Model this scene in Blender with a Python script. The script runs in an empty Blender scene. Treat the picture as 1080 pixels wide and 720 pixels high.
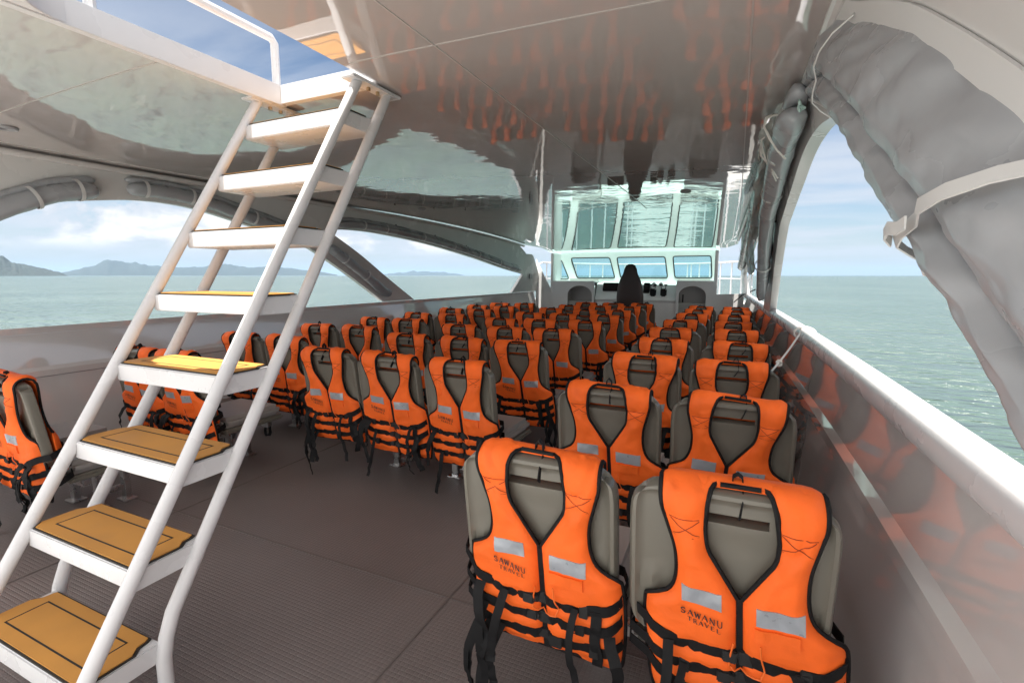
import bpy, bmesh, math, random
from mathutils import Vector, Matrix, noise

R = math.radians
C = bpy.context.scene.collection
S = bpy.context.scene

# ------------------------------------------------------------------ camera, sky, sun, exposure
cd = bpy.data.cameras.new('camera')
cam = bpy.data.objects.new('camera', cd); C.objects.link(cam)
cam.location = (0, 0, 1.35)
cam.rotation_euler = (R(90 - 7.69), 0, R(24.5))
cd.sensor_width = 36; cd.lens = 17.17
cd.clip_start = 0.02; cd.clip_end = 80000
S.camera = cam

S.view_settings.view_transform = 'Standard'
S.view_settings.look = 'None'
S.view_settings.gamma = 1
S.view_settings.exposure = 1.2

SUN = Vector((0.02, -0.22, 1.0)).normalized()
sd = bpy.data.lights.new('sun', 'SUN'); sd.energy = 5.0; sd.angle = R(0.5); sd.color = (1, .95, .87)
so = bpy.data.objects.new('sun', sd); C.objects.link(so)
so.rotation_euler = SUN.to_track_quat('Z', 'Y').to_euler()
so.location = (2, -8, 14)

W = bpy.data.worlds.new('World'); S.world = W; W.use_nodes = True


def build_world():
    nt = W.node_tree; N = nt.nodes; L = nt.links
    N.clear()
    out = N.new('ShaderNodeOutputWorld'); bg = N.new('ShaderNodeBackground')
    sky = N.new('ShaderNodeTexSky'); sky.sky_type = 'NISHITA'; sky.sun_disc = False
    sky.sun_elevation = math.asin(SUN.z); sky.sun_rotation = math.atan2(SUN.x, SUN.y)
    sky.air_density = 1.0; sky.dust_density = .5; sky.ozone_density = 2.2
    bg.inputs['Strength'].default_value = 0.062
    tc = N.new('ShaderNodeTexCoord')
    sep = N.new('ShaderNodeSeparateXYZ'); L.new(tc.outputs['Generated'], sep.inputs[0])

    def math_n(op, a, b=None, c=None):
        m = N.new('ShaderNodeMath'); m.operation = op
        for i, v in enumerate((a, b, c)):
            if v is None: continue
            if isinstance(v, (int, float)): m.inputs[i].default_value = v
            else: L.new(v, m.inputs[i])
        return m.outputs[0]

    def ramp(v, a, b):
        m = N.new('ShaderNodeMapRange'); m.interpolation_type = 'SMOOTHSTEP'
        L.new(v, m.inputs['Value'])
        m.inputs['From Min'].default_value = a; m.inputs['From Max'].default_value = b
        return m.outputs[0]
    z = sep.outputs['Z']
    # high thin streaks: noise on the plane of a cloud layer
    zz = math_n('ADD', math_n('MAXIMUM', z, 0.0), 0.10)
    px = math_n('DIVIDE', sep.outputs['X'], zz); py = math_n('DIVIDE', sep.outputs['Y'], zz)
    cmb = N.new('ShaderNodeCombineXYZ'); L.new(px, cmb.inputs[0]); L.new(py, cmb.inputs[1])
    mp = N.new('ShaderNodeMapping'); mp.inputs['Scale'].default_value = (.55, .95, 1)
    mp.inputs['Rotation'].default_value = (0, 0, R(25)); mp.inputs['Location'].default_value = (3.1, 1.2, 0)
    L.new(cmb.outputs[0], mp.inputs[0])
    n1 = N.new('ShaderNodeTexNoise'); n1.inputs['Scale'].default_value = 1.1; n1.inputs['Detail'].default_value = 7
    n1.inputs['Roughness'].default_value = .55; n1.inputs['Distortion'].default_value = .4
    L.new(mp.outputs[0], n1.inputs['Vector'])
    streak = ramp(n1.outputs[0], .30, .64)
    band = math_n('MULTIPLY', ramp(z, .55, .25), ramp(z, 0.0, .05))
    streak = math_n('MULTIPLY', math_n('MULTIPLY', streak, band), .85)
    # low heaps near the horizon: noise on direction, stretched sideways
    mp2 = N.new('ShaderNodeMapping'); mp2.inputs['Scale'].default_value = (8.5, 8.5, 19.0)
    mp2.inputs['Location'].default_value = (10.9, 5.0, 1.4)
    L.new(tc.outputs['Generated'], mp2.inputs[0])
    n2 = N.new('ShaderNodeTexNoise'); n2.inputs['Scale'].default_value = 1.0; n2.inputs['Detail'].default_value = 9
    n2.inputs['Roughness'].default_value = .52; n2.inputs['Distortion'].default_value = .25
    L.new(mp2.outputs[0], n2.inputs['Vector'])
    thr = math_n('ADD', n2.outputs[0], math_n('MULTIPLY', ramp(z, .13, .06), .07))
    heap = math_n('MULTIPLY', ramp(thr, .51, .56), math_n('MULTIPLY', ramp(z, .035, .060), ramp(z, .145, .095)))
    heap = math_n('MULTIPLY', heap, ramp(sep.outputs['X'], -.25, -.55))
    low = math_n('MULTIPLY', ramp(z, .16, .0), .55)       # pale band over the horizon
    # colours
    tint = N.new('ShaderNodeMix'); tint.data_type = 'RGBA'; tint.blend_type = 'MULTIPLY'
    L.new(ramp(z, .05, .55), tint.inputs['Factor']); L.new(sky.outputs[0], tint.inputs['A']); tint.inputs['B'].default_value = (.36, .56, .70, 1)
    mixA = N.new('ShaderNodeMix'); mixA.data_type = 'RGBA'
    L.new(low, mixA.inputs['Factor']); L.new(tint.outputs['Result'], mixA.inputs['A']); mixA.inputs['B'].default_value = (3.45, 3.9, 4.65, 1)
    mixB = N.new('ShaderNodeMix'); mixB.data_type = 'RGBA'
    L.new(streak, mixB.inputs['Factor']); L.new(mixA.outputs['Result'], mixB.inputs['A']); mixB.inputs['B'].default_value = (5.4, 5.7, 6.3, 1)
    mixC = N.new('ShaderNodeMix'); mixC.data_type = 'RGBA'
    shade = N.new('ShaderNodeMix'); shade.data_type = 'RGBA'
    L.new(ramp(thr, .54, .66), shade.inputs['Factor']); shade.inputs['A'].default_value = (5.4, 5.7, 6.2, 1); shade.inputs['B'].default_value = (8.2, 8.0, 7.8, 1)
    L.new(heap, mixC.inputs['Factor']); L.new(mixB.outputs['Result'], mixC.inputs['A']); L.new(shade.outputs['Result'], mixC.inputs['B'])
    # bright clouds added abeam and over the stern, unseen, to light the cabin
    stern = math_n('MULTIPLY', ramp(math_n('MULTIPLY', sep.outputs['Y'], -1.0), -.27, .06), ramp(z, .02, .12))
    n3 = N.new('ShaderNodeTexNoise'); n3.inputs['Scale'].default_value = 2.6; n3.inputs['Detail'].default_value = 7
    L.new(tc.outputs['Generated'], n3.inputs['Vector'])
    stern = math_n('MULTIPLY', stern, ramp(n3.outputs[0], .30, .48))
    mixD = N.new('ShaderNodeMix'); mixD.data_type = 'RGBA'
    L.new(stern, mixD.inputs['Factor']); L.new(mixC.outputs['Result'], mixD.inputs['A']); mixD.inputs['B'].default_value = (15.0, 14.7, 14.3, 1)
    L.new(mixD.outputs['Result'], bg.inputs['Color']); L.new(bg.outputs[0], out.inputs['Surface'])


build_world()


# ------------------------------------------------------------------ materials
def mat(name, col, rough=.5, metal=0.0, coat=0.0, spec=.5, bump=None, mottle=None, bump2=None, ior=None, trans=0.0, coords='Object'):
    """bump=(scale, strength, distance); mottle=(scale, amount): slow natural variation of the colour"""
    m = bpy.data.materials.new(name); m.use_nodes = True
    nt = m.node_tree; N = nt.nodes; L = nt.links
    p = N['Principled BSDF']
    p.inputs['Base Color'].default_value = (*col, 1)
    p.inputs['Roughness'].default_value = rough
    p.inputs['Metallic'].default_value = metal
    p.inputs['Coat Weight'].default_value = coat
    p.inputs['Coat Roughness'].default_value = .03
    p.inputs['Specular IOR Level'].default_value = spec
    p.inputs['Transmission Weight'].default_value = trans
    if ior: p.inputs['IOR'].default_value = ior
    tc = N.new('ShaderNodeTexCoord')
    if mottle:
        nz = N.new('ShaderNodeTexNoise'); nz.inputs['Scale'].default_value = mottle[0]; nz.inputs['Detail'].default_value = 6
        L.new(tc.outputs[coords], nz.inputs['Vector'])
        mr = N.new('ShaderNodeMapRange'); L.new(nz.outputs[0], mr.inputs['Value'])
        mr.inputs['From Min'].default_value = .3; mr.inputs['From Max'].default_value = .7
        mr.inputs['To Min'].default_value = 1 - mottle[1]; mr.inputs['To Max'].default_value = 1 + mottle[1]
        mx = N.new('ShaderNodeMix'); mx.data_type = 'RGBA'; mx.blend_type = 'MULTIPLY'; mx.inputs['Factor'].default_value = 1
        mx.inputs['A'].default_value = (*col, 1); L.new(mr.outputs[0], mx.inputs['B'])
        L.new(mx.outputs['Result'], p.inputs['Base Color'])
        rr = N.new('ShaderNodeMapRange'); L.new(nz.outputs[0], rr.inputs['Value'])
        rr.inputs['From Min'].default_value = .3; rr.inputs['From Max'].default_value = .7
        rr.inputs['To Min'].default_value = max(rough * .8, 0); rr.inputs['To Max'].default_value = rough * 1.2
        L.new(rr.outputs[0], p.inputs['Roughness'])
    prev = None
    for b in (bump, bump2):
        if not b: continue
        nz = N.new('ShaderNodeTexNoise'); nz.inputs['Scale'].default_value = b[0]; nz.inputs['Detail'].default_value = b[3] if len(b) > 3 else 3
        L.new(tc.outputs[coords], nz.inputs['Vector'])
        bp = N.new('ShaderNodeBump'); bp.inputs['Strength'].default_value = b[1]; bp.inputs['Distance'].default_value = b[2]
        L.new(nz.outputs[0], bp.inputs['Height'])
        if prev: L.new(prev, bp.inputs['Normal'])
        prev = bp.outputs[0]
    if prev:
        L.new(prev, p.inputs['Normal'])
        if coat: L.new(prev, p.inputs['Coat Normal'])
    return m


M = {}
M['gelcoat_roof'] = mat('gelcoat_roof', (.52, .47, .45), .025, coat=1.0, spec=.5, bump=(2.3, .05, .05, 1.5), bump2=(8, .035, .02, 1))
M['gelcoat_wall'] = mat('gelcoat_wall', (.62, .59, .585), .075, coat=1.0, spec=1.0, bump=(1.2, .012, .02, 1), mottle=(2.5, .03))
M['gelcoat'] = mat('gelcoat', (.66, .65, .635), .25, mottle=(3, .04))
M['gelcoat_white'] = mat('gelcoat_white', (.80, .80, .79), .22, mottle=(3, .03))
M['white_paint'] = mat('white_paint', (.62, .62, .635), .28, bump=(60, .03, .002), mottle=(6, .03))
M['vinyl'] = mat('vinyl', (.36, .375, .395), .27, bump=(9, .12, .010, 2), mottle=(4, .07))
M['vinyl_white'] = mat('vinyl_white', (.66, .66, .65), .5, bump=(40, .1, .004))
M['nonskid'] = mat('nonskid', (.40, .40, .39), .7, mottle=(3, .06))
M['clear_film'] = mat('clear_film', (.72, .80, .77), .08, bump=(16, .5, .02, 3), trans=.55, ior=1.35)
M['orange'] = mat('orange', (.92, .145, .018), .62, spec=.3, bump=(900, .12, .0006, 1), bump2=(13, .55, .012, 5), mottle=(9, .10))
M['orange_cord'] = mat('orange_cord', (.85, .16, .02), .6)
M['stitch'] = mat('stitch', (.30, .035, .006), .8)
M['webbing'] = mat('webbing', (.010, .010, .011), .7, spec=.2, bump=(700, .2, .0006, 1))
M['black_plastic'] = mat('black_plastic', (.010, .010, .011), .45, spec=.25)
M['ink'] = mat('ink', (.03, .02, .02), .7)
M['reflective'] = mat('reflective', (.38, .41, .45), .33, metal=.25, bump=(30, .2, .004), mottle=(30, .06))
M['seat_plastic'] = mat('seat_plastic', (.155, .145, .120), .36, bump=(260, .06, .001), mottle=(5, .05))
M['cushion'] = mat('cushion', (.30, .285, .27), .5, bump=(24, .15, .006), mottle=(5, .05))
M['steel'] = mat('steel', (.55, .55, .55), .28, metal=1.0, mottle=(12, .08))
M['pad_tan'] = mat('pad_tan', (.56, .27, .065), .65, spec=.25, bump=(300, .15, .001), mottle=(5, .10))
M['pad_black'] = mat('pad_black', (.02, .018, .016), .7)
M['dark_leather'] = mat('dark_leather', (.035, .024, .022), .45, bump=(60, .15, .003))
M['rope_white'] = mat('rope_white', (.70, .68, .64), .8, bump=(300, .4, .002))
M['screen_black'] = mat('screen_black', (.012, .013, .015), .12)
M['rubber_seal'] = mat('rubber_seal', (.02, .022, .022), .5)
M['grey_plate'] = mat('grey_plate', (.30, .30, .31), .4)
M['niche_grey'] = mat('niche_grey', (.42, .40, .38), .4)
M['bolt'] = mat('bolt', (.45, .33, .2), .4, metal=.8)


def glass_mat():
    m = bpy.data.materials.new('tinted_glass'); m.use_nodes = True
    nt = m.node_tree; N = nt.nodes; L = nt.links
    N.remove(N['Principled BSDF'])
    t = N.new('ShaderNodeBsdfTransparent'); t.inputs[0].default_value = (.74, .90, .89, 1)
    g = N.new('ShaderNodeBsdfGlossy'); g.inputs['Roughness'].default_value = .02
    fr = N.new('ShaderNodeFresnel'); fr.inputs[0].default_value = 1.45
    mx = N.new('ShaderNodeMixShader'); L.new(fr.outputs[0], mx.inputs[0]); L.new(t.outputs[0], mx.inputs[1]); L.new(g.outputs[0], mx.inputs[2])
    L.new(mx.outputs[0], N['Material Output'].inputs[0])
    return m


M['glass'] = glass_mat()


def deck_mat():
    m = mat('deck_rubber', (.19, .165, .16), .42, spec=.45, mottle=(1.3, .16))
    nt = m.node_tree; N = nt.nodes; L = nt.links; p = N['Principled BSDF']
    tc = N.new('ShaderNodeTexCoord')
    mp = N.new('ShaderNodeMapping'); mp.inputs['Rotation'].default_value = (0, 0, R(0)); mp.inputs['Scale'].default_value = (58, 58, 58)
    L.new(tc.outputs['Object'], mp.inputs[0])
    sx = N.new('ShaderNodeSeparateXYZ'); L.new(mp.outputs[0], sx.inputs[0])

    def f(op, a, b=None):
        n = N.new('ShaderNodeMath'); n.operation = op
        for i, v in enumerate((a, b)):
            if v is None: continue
            if isinstance(v, (int, float)): n.inputs[i].default_value = v
            else: L.new(v, n.inputs[i])
        return n.outputs[0]
    fx = f('ABSOLUTE', f('SINE', f('MULTIPLY', sx.outputs[0], math.pi))); fy = f('ABSOLUTE', f('SINE', f('MULTIPLY', sx.outputs[1], math.pi)))
    h = f('MINIMUM', f('MULTIPLY', f('MULTIPLY', fx, fy), 2.2), 1.0)
    bp = N.new('ShaderNodeBump'); bp.inputs['Strength'].default_value = .4; bp.inputs['Distance'].default_value = .003
    L.new(h, bp.inputs['Height']); L.new(bp.outputs[0], p.inputs['Normal'])
    return m


M['deck'] = deck_mat()


def sea_mat():
    m = bpy.data.materials.new('sea_water'); m.use_nodes = True
    nt = m.node_tree; N = nt.nodes; L = nt.links; p = N['Principled BSDF']
    p.inputs['Roughness'].default_value = .18; p.inputs['IOR'].default_value = 1.33
    tc = N.new('ShaderNodeTexCoord')
    n0 = N.new('ShaderNodeTexNoise'); n0.inputs['Scale'].default_value = .045; n0.inputs['Detail'].default_value = 5
    L.new(tc.outputs['Object'], n0.inputs['Vector'])
    cr = N.new('ShaderNodeValToRGB'); cr.color_ramp.elements[0].position = .35; cr.color_ramp.elements[1].position = .68
    cr.color_ramp.elements[0].color = (.068, .106, .094, 1); cr.color_ramp.elements[1].color = (.102, .146, .128, 1)
    L.new(n0.outputs[0], cr.inputs[0]); L.new(cr.outputs[0], p.inputs['Base Color'])
    mp = N.new('ShaderNodeMapping'); mp.inputs['Rotation'].default_value = (0, 0, R(35)); mp.inputs['Scale'].default_value = (.45, 1.15, 1)
    L.new(tc.outputs['Object'], mp.inputs[0])
    prev = None
    for sc, st, di, de in ((.5, 1.0, 1.3, 4), (2.0, .9, .32, 5), (.05, .6, 1.6, 3)):
        nz = N.new('ShaderNodeTexNoise'); nz.inputs['Scale'].default_value = sc; nz.inputs['Detail'].default_value = de; nz.inputs['Roughness'].default_value = .55
        L.new(mp.outputs[0], nz.inputs['Vector'])
        b = N.new('ShaderNodeBump'); b.inputs['Strength'].default_value = st; b.inputs['Distance'].default_value = di
        L.new(nz.outputs[0], b.inputs['Height'])
        if prev: L.new(prev, b.inputs['Normal'])
        prev = b.outputs[0]
    L.new(prev, p.inputs['Normal'])
    return m


M['sea'] = sea_mat()
M['forest'] = mat('hill_forest', (.028, .040, .037), .9, bump=(.05, .6, 10, 5), mottle=(.012, .35))


# ------------------------------------------------------------------ mesh helpers
class MB:
    def __init__(s): s.v = []; s.f = []

    def add(s, vs, fs):
        o = len(s.v); s.v += [tuple(v) for v in vs]; s.f += [tuple(i + o for i in f) for f in fs]; return s

    def box(s, c, d, rot=None):
        x, y, z = (k / 2 for k in d); c = Vector(c)
        vs = [Vector((i * x, j * y, k * z)) for i in (-1, 1) for j in (-1, 1) for k in (-1, 1)]
        if rot: vs = [rot @ v for v in vs]
        return s.add([v + c for v in vs], [(0, 1, 3, 2), (4, 6, 7, 5), (0, 4, 5, 1), (2, 3, 7, 6), (0, 2, 6, 4), (1, 5, 7, 3)])

    def loft(s, rings, closed=True, caps=True):
        n = len(rings[0]); vs = [p for r in rings for p in r]; fs = []
        for i in range(len(rings) - 1):
            for j in range(n if closed else n - 1):
                k = (j + 1) % n
                fs.append((i * n + j, i * n + k, (i + 1) * n + k, (i + 1) * n + j))
        if caps and closed:
            fs.append(tuple(range(n - 1, -1, -1))); fs.append(tuple((len(rings) - 1) * n + j for j in range(n)))
        return s.add(vs, fs)

    def tube(s, pts, r, n=10, caps=True, ry=None, fn=None):
        """tube through pts; r number or function(u); fn(u, ang) scales the radius"""
        pts = [Vector(p) for p in pts]; rings = []; up = None
        for i, p in enumerate(pts):
            t = (pts[min(i + 1, len(pts) - 1)] - pts[max(i - 1, 0)]).normalized()
            if up is None:
                up = Vector((0, 0, 1)) if abs(t.z) < .9 else Vector((1, 0, 0))
            a = (up - t * up.dot(t)).normalized(); up = a; b = t.cross(a)
            u = i / max(len(pts) - 1, 1)
            rr = r(u) if callable(r) else r
            ring = []
            for k in range(n):
                g = 2 * math.pi * k / n
                q = fn(u, g) if fn else 1.0
                ring.append(p + (a * math.cos(g) * (ry or 1.0) + b * math.sin(g)) * rr * q)
            rings.append(ring)
        return s.loft(rings, True, caps)

    def ribbon(s, pts, wd, w, th):
        """flat strap through pts, width direction wd (vector or list)"""
        pts = [Vector(p) for p in pts]; rings = []
        for i, p in enumerate(pts):
            t = (pts[min(i + 1, len(pts) - 1)] - pts[max(i - 1, 0)]).normalized()
            d = Vector(wd[i] if isinstance(wd, list) else wd)
            d = (d - t * d.dot(t)).normalized(); nn = t.cross(d)
            rings.append([p + d * w / 2 + nn * th / 2, p - d * w / 2 + nn * th / 2, p - d * w / 2 - nn * th / 2, p + d * w / 2 - nn * th / 2])
        return s.loft(rings, True, True)

    def prism(s, poly, fn, a, b):
        """poly of 2-D points; fn(p, t) gives the 3-D point for depth t in (a, b)"""
        n = len(poly)
        vs = [fn(p, a) for p in poly] + [fn(p, b) for p in poly]
        return s.add(vs, [tuple(range(n - 1, -1, -1)), tuple(range(n, 2 * n))] + [(i, (i + 1) % n, (i + 1) % n + n, i + n) for i in range(n)])

    def mesh(s, name, m, smooth=None, bevel=0, seg=2):
        me = bpy.data.meshes.new(name); me.from_pydata(s.v, [], s.f)
        bm = bmesh.new(); bm.from_mesh(me)
        bmesh.ops.recalc_face_normals(bm, faces=bm.faces)
        if bevel:
            es = [e for e in bm.edges if len(e.link_faces) == 2 and e.calc_face_angle(0) > R(30)]
            bmesh.ops.bevel(bm, geom=es, offset=bevel, segments=seg, affect='EDGES', clamp_overlap=True)
        if smooth is not None:
            for f in bm.faces: f.smooth = True
            for e in bm.edges:
                if len(e.link_faces) == 2 and e.calc_face_angle(0) > R(smooth): e.smooth = False
        bm.to_mesh(me); bm.free(); me.materials.append(M[m] if isinstance(m, str) else m)
        return me

    def build(s, name, m, parent=None, smooth=35, bevel=0, seg=2):
        return link(name, s.mesh(name, m, smooth, bevel, seg), parent)


def link(name, me, parent=None):
    o = bpy.data.objects.new(name, me); C.objects.link(o)
    if parent: o.parent = parent
    return o


def tag(o, label=None, cat=None, group=None, kind=None):
    if label: o['label'] = label
    if cat: o['category'] = cat
    if group: o['group'] = group
    if kind: o['kind'] = kind
    return o


def empty(name, loc=(0, 0, 0), rz=0):
    o = bpy.data.objects.new(name, None); o.empty_display_size = .1; C.objects.link(o)
    o.location = loc; o.rotation_euler = (0, 0, rz); return o


KIDS = {}


def copy_tree(o, parent=None, kids=None):
    c = o.copy(); C.objects.link(c)
    if parent: c.parent = parent
    for ch in kids[o.name]: copy_tree(ch, c, kids)
    return c


def kidmap(root):
    m = {}

    def rec(o):
        m[o.name] = [x for x in o.children]
        for x in o.children: rec(x)
    rec(root); return m


def lerp_table(tab, x):
    if x <= tab[0][0]: return tab[0][1]
    for (a, va), (b, vb) in zip(tab, tab[1:]):
        if x <= b:
            k = (x - a) / (b - a); return va + (vb - va) * k
    return tab[-1][1]


def smooth_table(tab, x):
    """Catmull-Rom through the table"""
    if x <= tab[0][0]: return tab[0][1]
    if x >= tab[-1][0]: return tab[-1][1]
    for i in range(len(tab) - 1):
        x0, y0 = tab[i]; x1, y1 = tab[i + 1]
        if x <= x1:
            h = x1 - x0; t = (x - x0) / h
            def sl(j):
                if j == 0: return (tab[1][1] - tab[0][1]) / (tab[1][0] - tab[0][0])
                if j == len(tab) - 1: return (tab[-1][1] - tab[-2][1]) / (tab[-1][0] - tab[-2][0])
                return (tab[j + 1][1] - tab[j - 1][1]) / (tab[j + 1][0] - tab[j - 1][0])
            m0, m1 = sl(i) * h, sl(i + 1) * h
            return (2*t**3-3*t*t+1)*y0 + (t**3-2*t*t+t)*m0 + (-2*t**3+3*t*t)*y1 + (t**3-t*t)*m1


# ------------------------------------------------------------------ sea, hills, air
def ring_disc():
    mb = MB(); n = 72; radii = [0.01, 6, 20, 60, 200, 800, 3000, 9000, 24000]
    rings = [[(r * math.cos(2 * math.pi * k / n), r * math.sin(2 * math.pi * k / n), -1.3) for k in range(n)] for r in radii]
    mb.loft(rings, True, False)
    return mb


tag(ring_disc().build('sea', 'sea'), kind='structure')


def hills(name, az0, az1, dist, prof, depth, seed):
    """ridge between azimuths (degrees, from the bow, positive to the left); prof(u) gives the height in metres"""
    mb = MB(); nu, nv = 150, 18; rings = []
    for i in range(nu + 1):
        u = i / nu; az = R(az0 + (az1 - az0) * u); ring = []
        for j in range(nv + 1):
            v = j / nv; d = dist + depth * v
            k = math.sin(math.pi * v) ** .8
            h = prof(u) * k * (1 + .28 * noise.noise(Vector((u * 16 + seed, v * 3.5, seed))) + .12 * noise.noise(Vector((u * 60, v * 9, seed))))
            ring.append((-d * math.sin(az), d * math.cos(az), -4 + max(h, 0)))
        rings.append(ring)
    mb.loft(rings, False)
    return tag(mb.build(name, 'forest', smooth=60), kind='structure')


def prof_near(u):
    return smooth_table([(0, 95), (.2, 118), (.42, 128), (.62, 112), (.78, 62), (.88, 38), (.94, 26), (1, 2)], u)


def prof_far(u):
    b = smooth_table([(0, 10), (.05, 60), (.12, 150), (.20, 190), (.27, 165), (.34, 120), (.42, 125), (.50, 150), (.56, 160), (.64, 130), (.72, 135), (.80, 105), (.90, 70), (1, 12)], u)
    return b * (1 + .12 * noise.noise(Vector((u * 30, 2, 5))))


# azimuth of image columns: far left of the frame is 71 degrees
hills('hills', 78, 66.5, 3300, prof_near, 900, 3.0)
hills('hills', 67.5, 44, 7600, prof_far, 1800, 7.0)
hills('hills', 39.5, 30, 11500, lambda u: 95 * math.sin(math.pi * u) ** .6 * (1 + .35 * noise.noise(Vector((u * 9, 1, 1)))), 1500, 11.0)


def add_haze():
    mb = MB(); s = 25000
    mb.box((0, 0, 150 - 1), (2 * s, 2 * s, 306))
    o = mb.build('haze', 'sea', smooth=None)
    m = bpy.data.materials.new('sea_air'); m.use_nodes = True
    nt = m.node_tree; nt.nodes.remove(nt.nodes['Principled BSDF'])
    v = nt.nodes.new('ShaderNodeVolumePrincipled'); v.inputs['Color'].default_value = (.50, .73, 1, 1)
    v.inputs['Density'].default_value = 0.00005; v.inputs['Anisotropy'].default_value = .1
    nt.links.new(v.outputs[0], nt.nodes['Material Output'].inputs['Volume'])
    o.data.materials.clear(); o.data.materials.append(m)
    return tag(o, kind='stuff')


add_haze()

# ------------------------------------------------------------------ the boat
boat = tag(empty('passenger_boat'), 'white covered passenger speedboat with open arched sides, seen from inside its cabin', 'boat')
CX = -2.0


def hw(y):
    k = y - 2.5                       # narrows towards the bow, with a soft start
    return 2.4 - .035 * (.5 * (k + math.sqrt(k * k + 1.6)) - .0)+ .008


def side(s, y, z, inset=0.0):
    """point on the inner face of the side wall, s = -1 left, +1 right; leans inward above the gunwale"""
    h = hw(y) - .14 * max(0.0, z - 1.0) - inset
    return Vector((CX + s * h, y, z))


def roof_z(y):
    return 2.19 - (.29 * (max(0, y - 4.6) / 5.9) ** 2.2)


def ceil_z(x, y):
    return roof_z(y) - .05 * ((x - CX) / 2.3) ** 2


AFT = -.22
# deck
mb = MB(); ys = [.3, 1, 2.5, 5, 7.5, 10.45]
mb.loft([[(CX - hw(y) - .03, y, 0), (CX + hw(y) + .03, y, 0), (CX + hw(y) + .03, y, -.12), (CX - hw(y) - .03, y, -.12)] for y in ys])
mb.build('deck', 'deck', boat, smooth=None)
mb = MB(); mb.loft([[(CX - hw(y) - .03, y, 0), (CX + hw(y) + .03, y, 0), (CX + hw(y) + .03, y, -.12), (CX - hw(y) - .03, y, -.12)] for y in (-4.2, .298)])
mb.build('stern_deck', 'gelcoat', boat, smooth=None)  # unseen deck, made pale to bounce sunlight into the cabin
# mat joints on the deck: thin raised welds
mb = MB()
for y in (1.62, 5.3): mb.box((CX, y, .0022), (4.5, .007, .003))
for x in (-1.03, -2.86): mb.box((x, 4.0, .0022), (.007, 12.2, .0026))
mb.build('mat_joint', mat('mat_joint', (.15, .128, .122), .5), boat, smooth=None)

YS = [-4.2 + .15 * i for i in range(int((10.4 + 4.2) / .15) + 1)] + [10.4]
for s in (-1, 1):
    # side wall (bulwark) up to the gunwale
    mb = MB(); rings = []
    prof = [(-.065, -1.25), (-.065, .0), (-.018, .38), (.012, .640), (-.008, .650), (-.006, .690), (.017, .715), (.052, .95), (.050, .992), (.125, .955), (.15, .6), (.17, -1.25)]
    for y in YS:
        ring = []
        for q, z in prof:
            x = hw(y) + q
            ring.append((CX + s * x, y, z))
        rings.append(ring)
    mb.loft(rings, True, True)
    wall = mb.build('side_wall', 'gelcoat_wall', boat, smooth=7)
    mb = MB()
    if s > 0: mb.tube([(CX + s * (hw(y) + .042), y, .985) for y in YS], .044, 20, ry=1.15)
    else: mb.tube([(CX + s * (hw(y) + .10), y, .945) for y in YS], .05, 16, ry=.35)
    mb.build('gunwale', 'white_paint', wall, smooth=60)

A1 = [(.45, 1.0), (.65, 1.18), (.95, 1.40), (1.4, 1.64), (1.79, 1.83), (2.07, 1.89), (2.38, 1.93), (2.75, 1.92), (3.17, 1.845), (3.69, 1.74), (3.93, 1.68), (4.49, 1.42), (5.28, 1.0)]
PIL = [(4.24, 1.86), (4.78, 1.61), (5.34, 1.31), (5.94, 1.0)]
A2 = [(4.24, 1.86), (4.6, 1.885), (5.09, 1.88), (6.11, 1.81), (7.5, 1.65), (8.7, 1.48), (9.57, 1.38)]
B2 = [(5.94, 1.0), (9.14, 1.01), (9.57, 1.37)]


def edge_z(y): return roof_z(y) - .06


def frame_strip(s, cols, th=.055):
    """cols: (y, zlow, zhigh) columns of a solid piece of the side frame"""
    mb = MB(); rings = []
    for y, a, b in cols:
        ring = []
        k = 5
        for i in range(k + 1): ring.append(side(s, y, a + (b - a) * i / k))
        for i in range(k, -1, -1): ring.append(side(s, y, a + (b - a) * i / k, -th))
        rings.append(ring)
    mb.loft(rings, True, True)
    return mb


def frange(a, b, st):
    n = max(1, round(abs(b - a) / st)); return [a + (b - a) * i / n for i in range(n + 1)]


for s in (-1, 1):
    fr = empty('arch_frame'); fr.parent = boat
    # band over the first opening, from the stern leg to the pillar
    cols = [(y, max(1.0, smooth_table(A1, y)) if y > .45 else 1.0, edge_z(y)) for y in frange(AFT + .35, 4.24, .08)]
    frame_strip(s, cols).build('arch_band', 'gelcoat', fr, smooth=45, bevel=0)
    cols = [(y, max(1.0, smooth_table(A1, y)) if y < 5.28 else 1.0, min(1.86, smooth_table(PIL, y))) for y in frange(4.2405, 5.93, .07)]
    frame_strip(s, cols).build('pillar', 'gelcoat', fr, smooth=45)
    cols = [(y, smooth_table(A2, y), min(edge_z(y), max(smooth_table(A2, y) + .10, edge_z(y) - .3 * max(0, y - 9.2)))) for y in frange(4.2410, 9.565, .09)]
    frame_strip(s, cols).build('arch_band', 'gelcoat', fr, smooth=45)
    cols = [(y, 1.001, smooth_table([(9.15, 1.01), (9.57, 1.37)], y)) for y in frange(9.15, 9.566, .06)]
    frame_strip(s, cols).build('bow_panel', 'gelcoat', fr, smooth=45)
    cols = [(y, 1.001, 1.80 - .9 * max(0, y - 9.95)) for y in frange(9.57, 10.4, .1)]
    frame_strip(s, cols).build('bow_panel', 'gelcoat', fr, smooth=45)
    # snap studs along the flange
    for y in (1.3, 1.85, 2.4, 2.95, 3.5, 4.1, 5.4, 6.3, 7.2):
        zc = min(smooth_table(A1, y) if y < 4.24 else smooth_table(A2, y) + .02, 2.2) + .13
        p = side(s, y, min(zc, edge_z(y) - .03)); q = side(s, y, min(zc, edge_z(y) - .03), .010)
        MB().tube([p, q], .009, 8).build('snap_stud', 'black_plastic', fr)

# roof: ceiling sheet with the hatch hole, and the upper skin
HX0, HX1, HY0, HY1 = -2.08, -1.49, .78, 1.832


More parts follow.
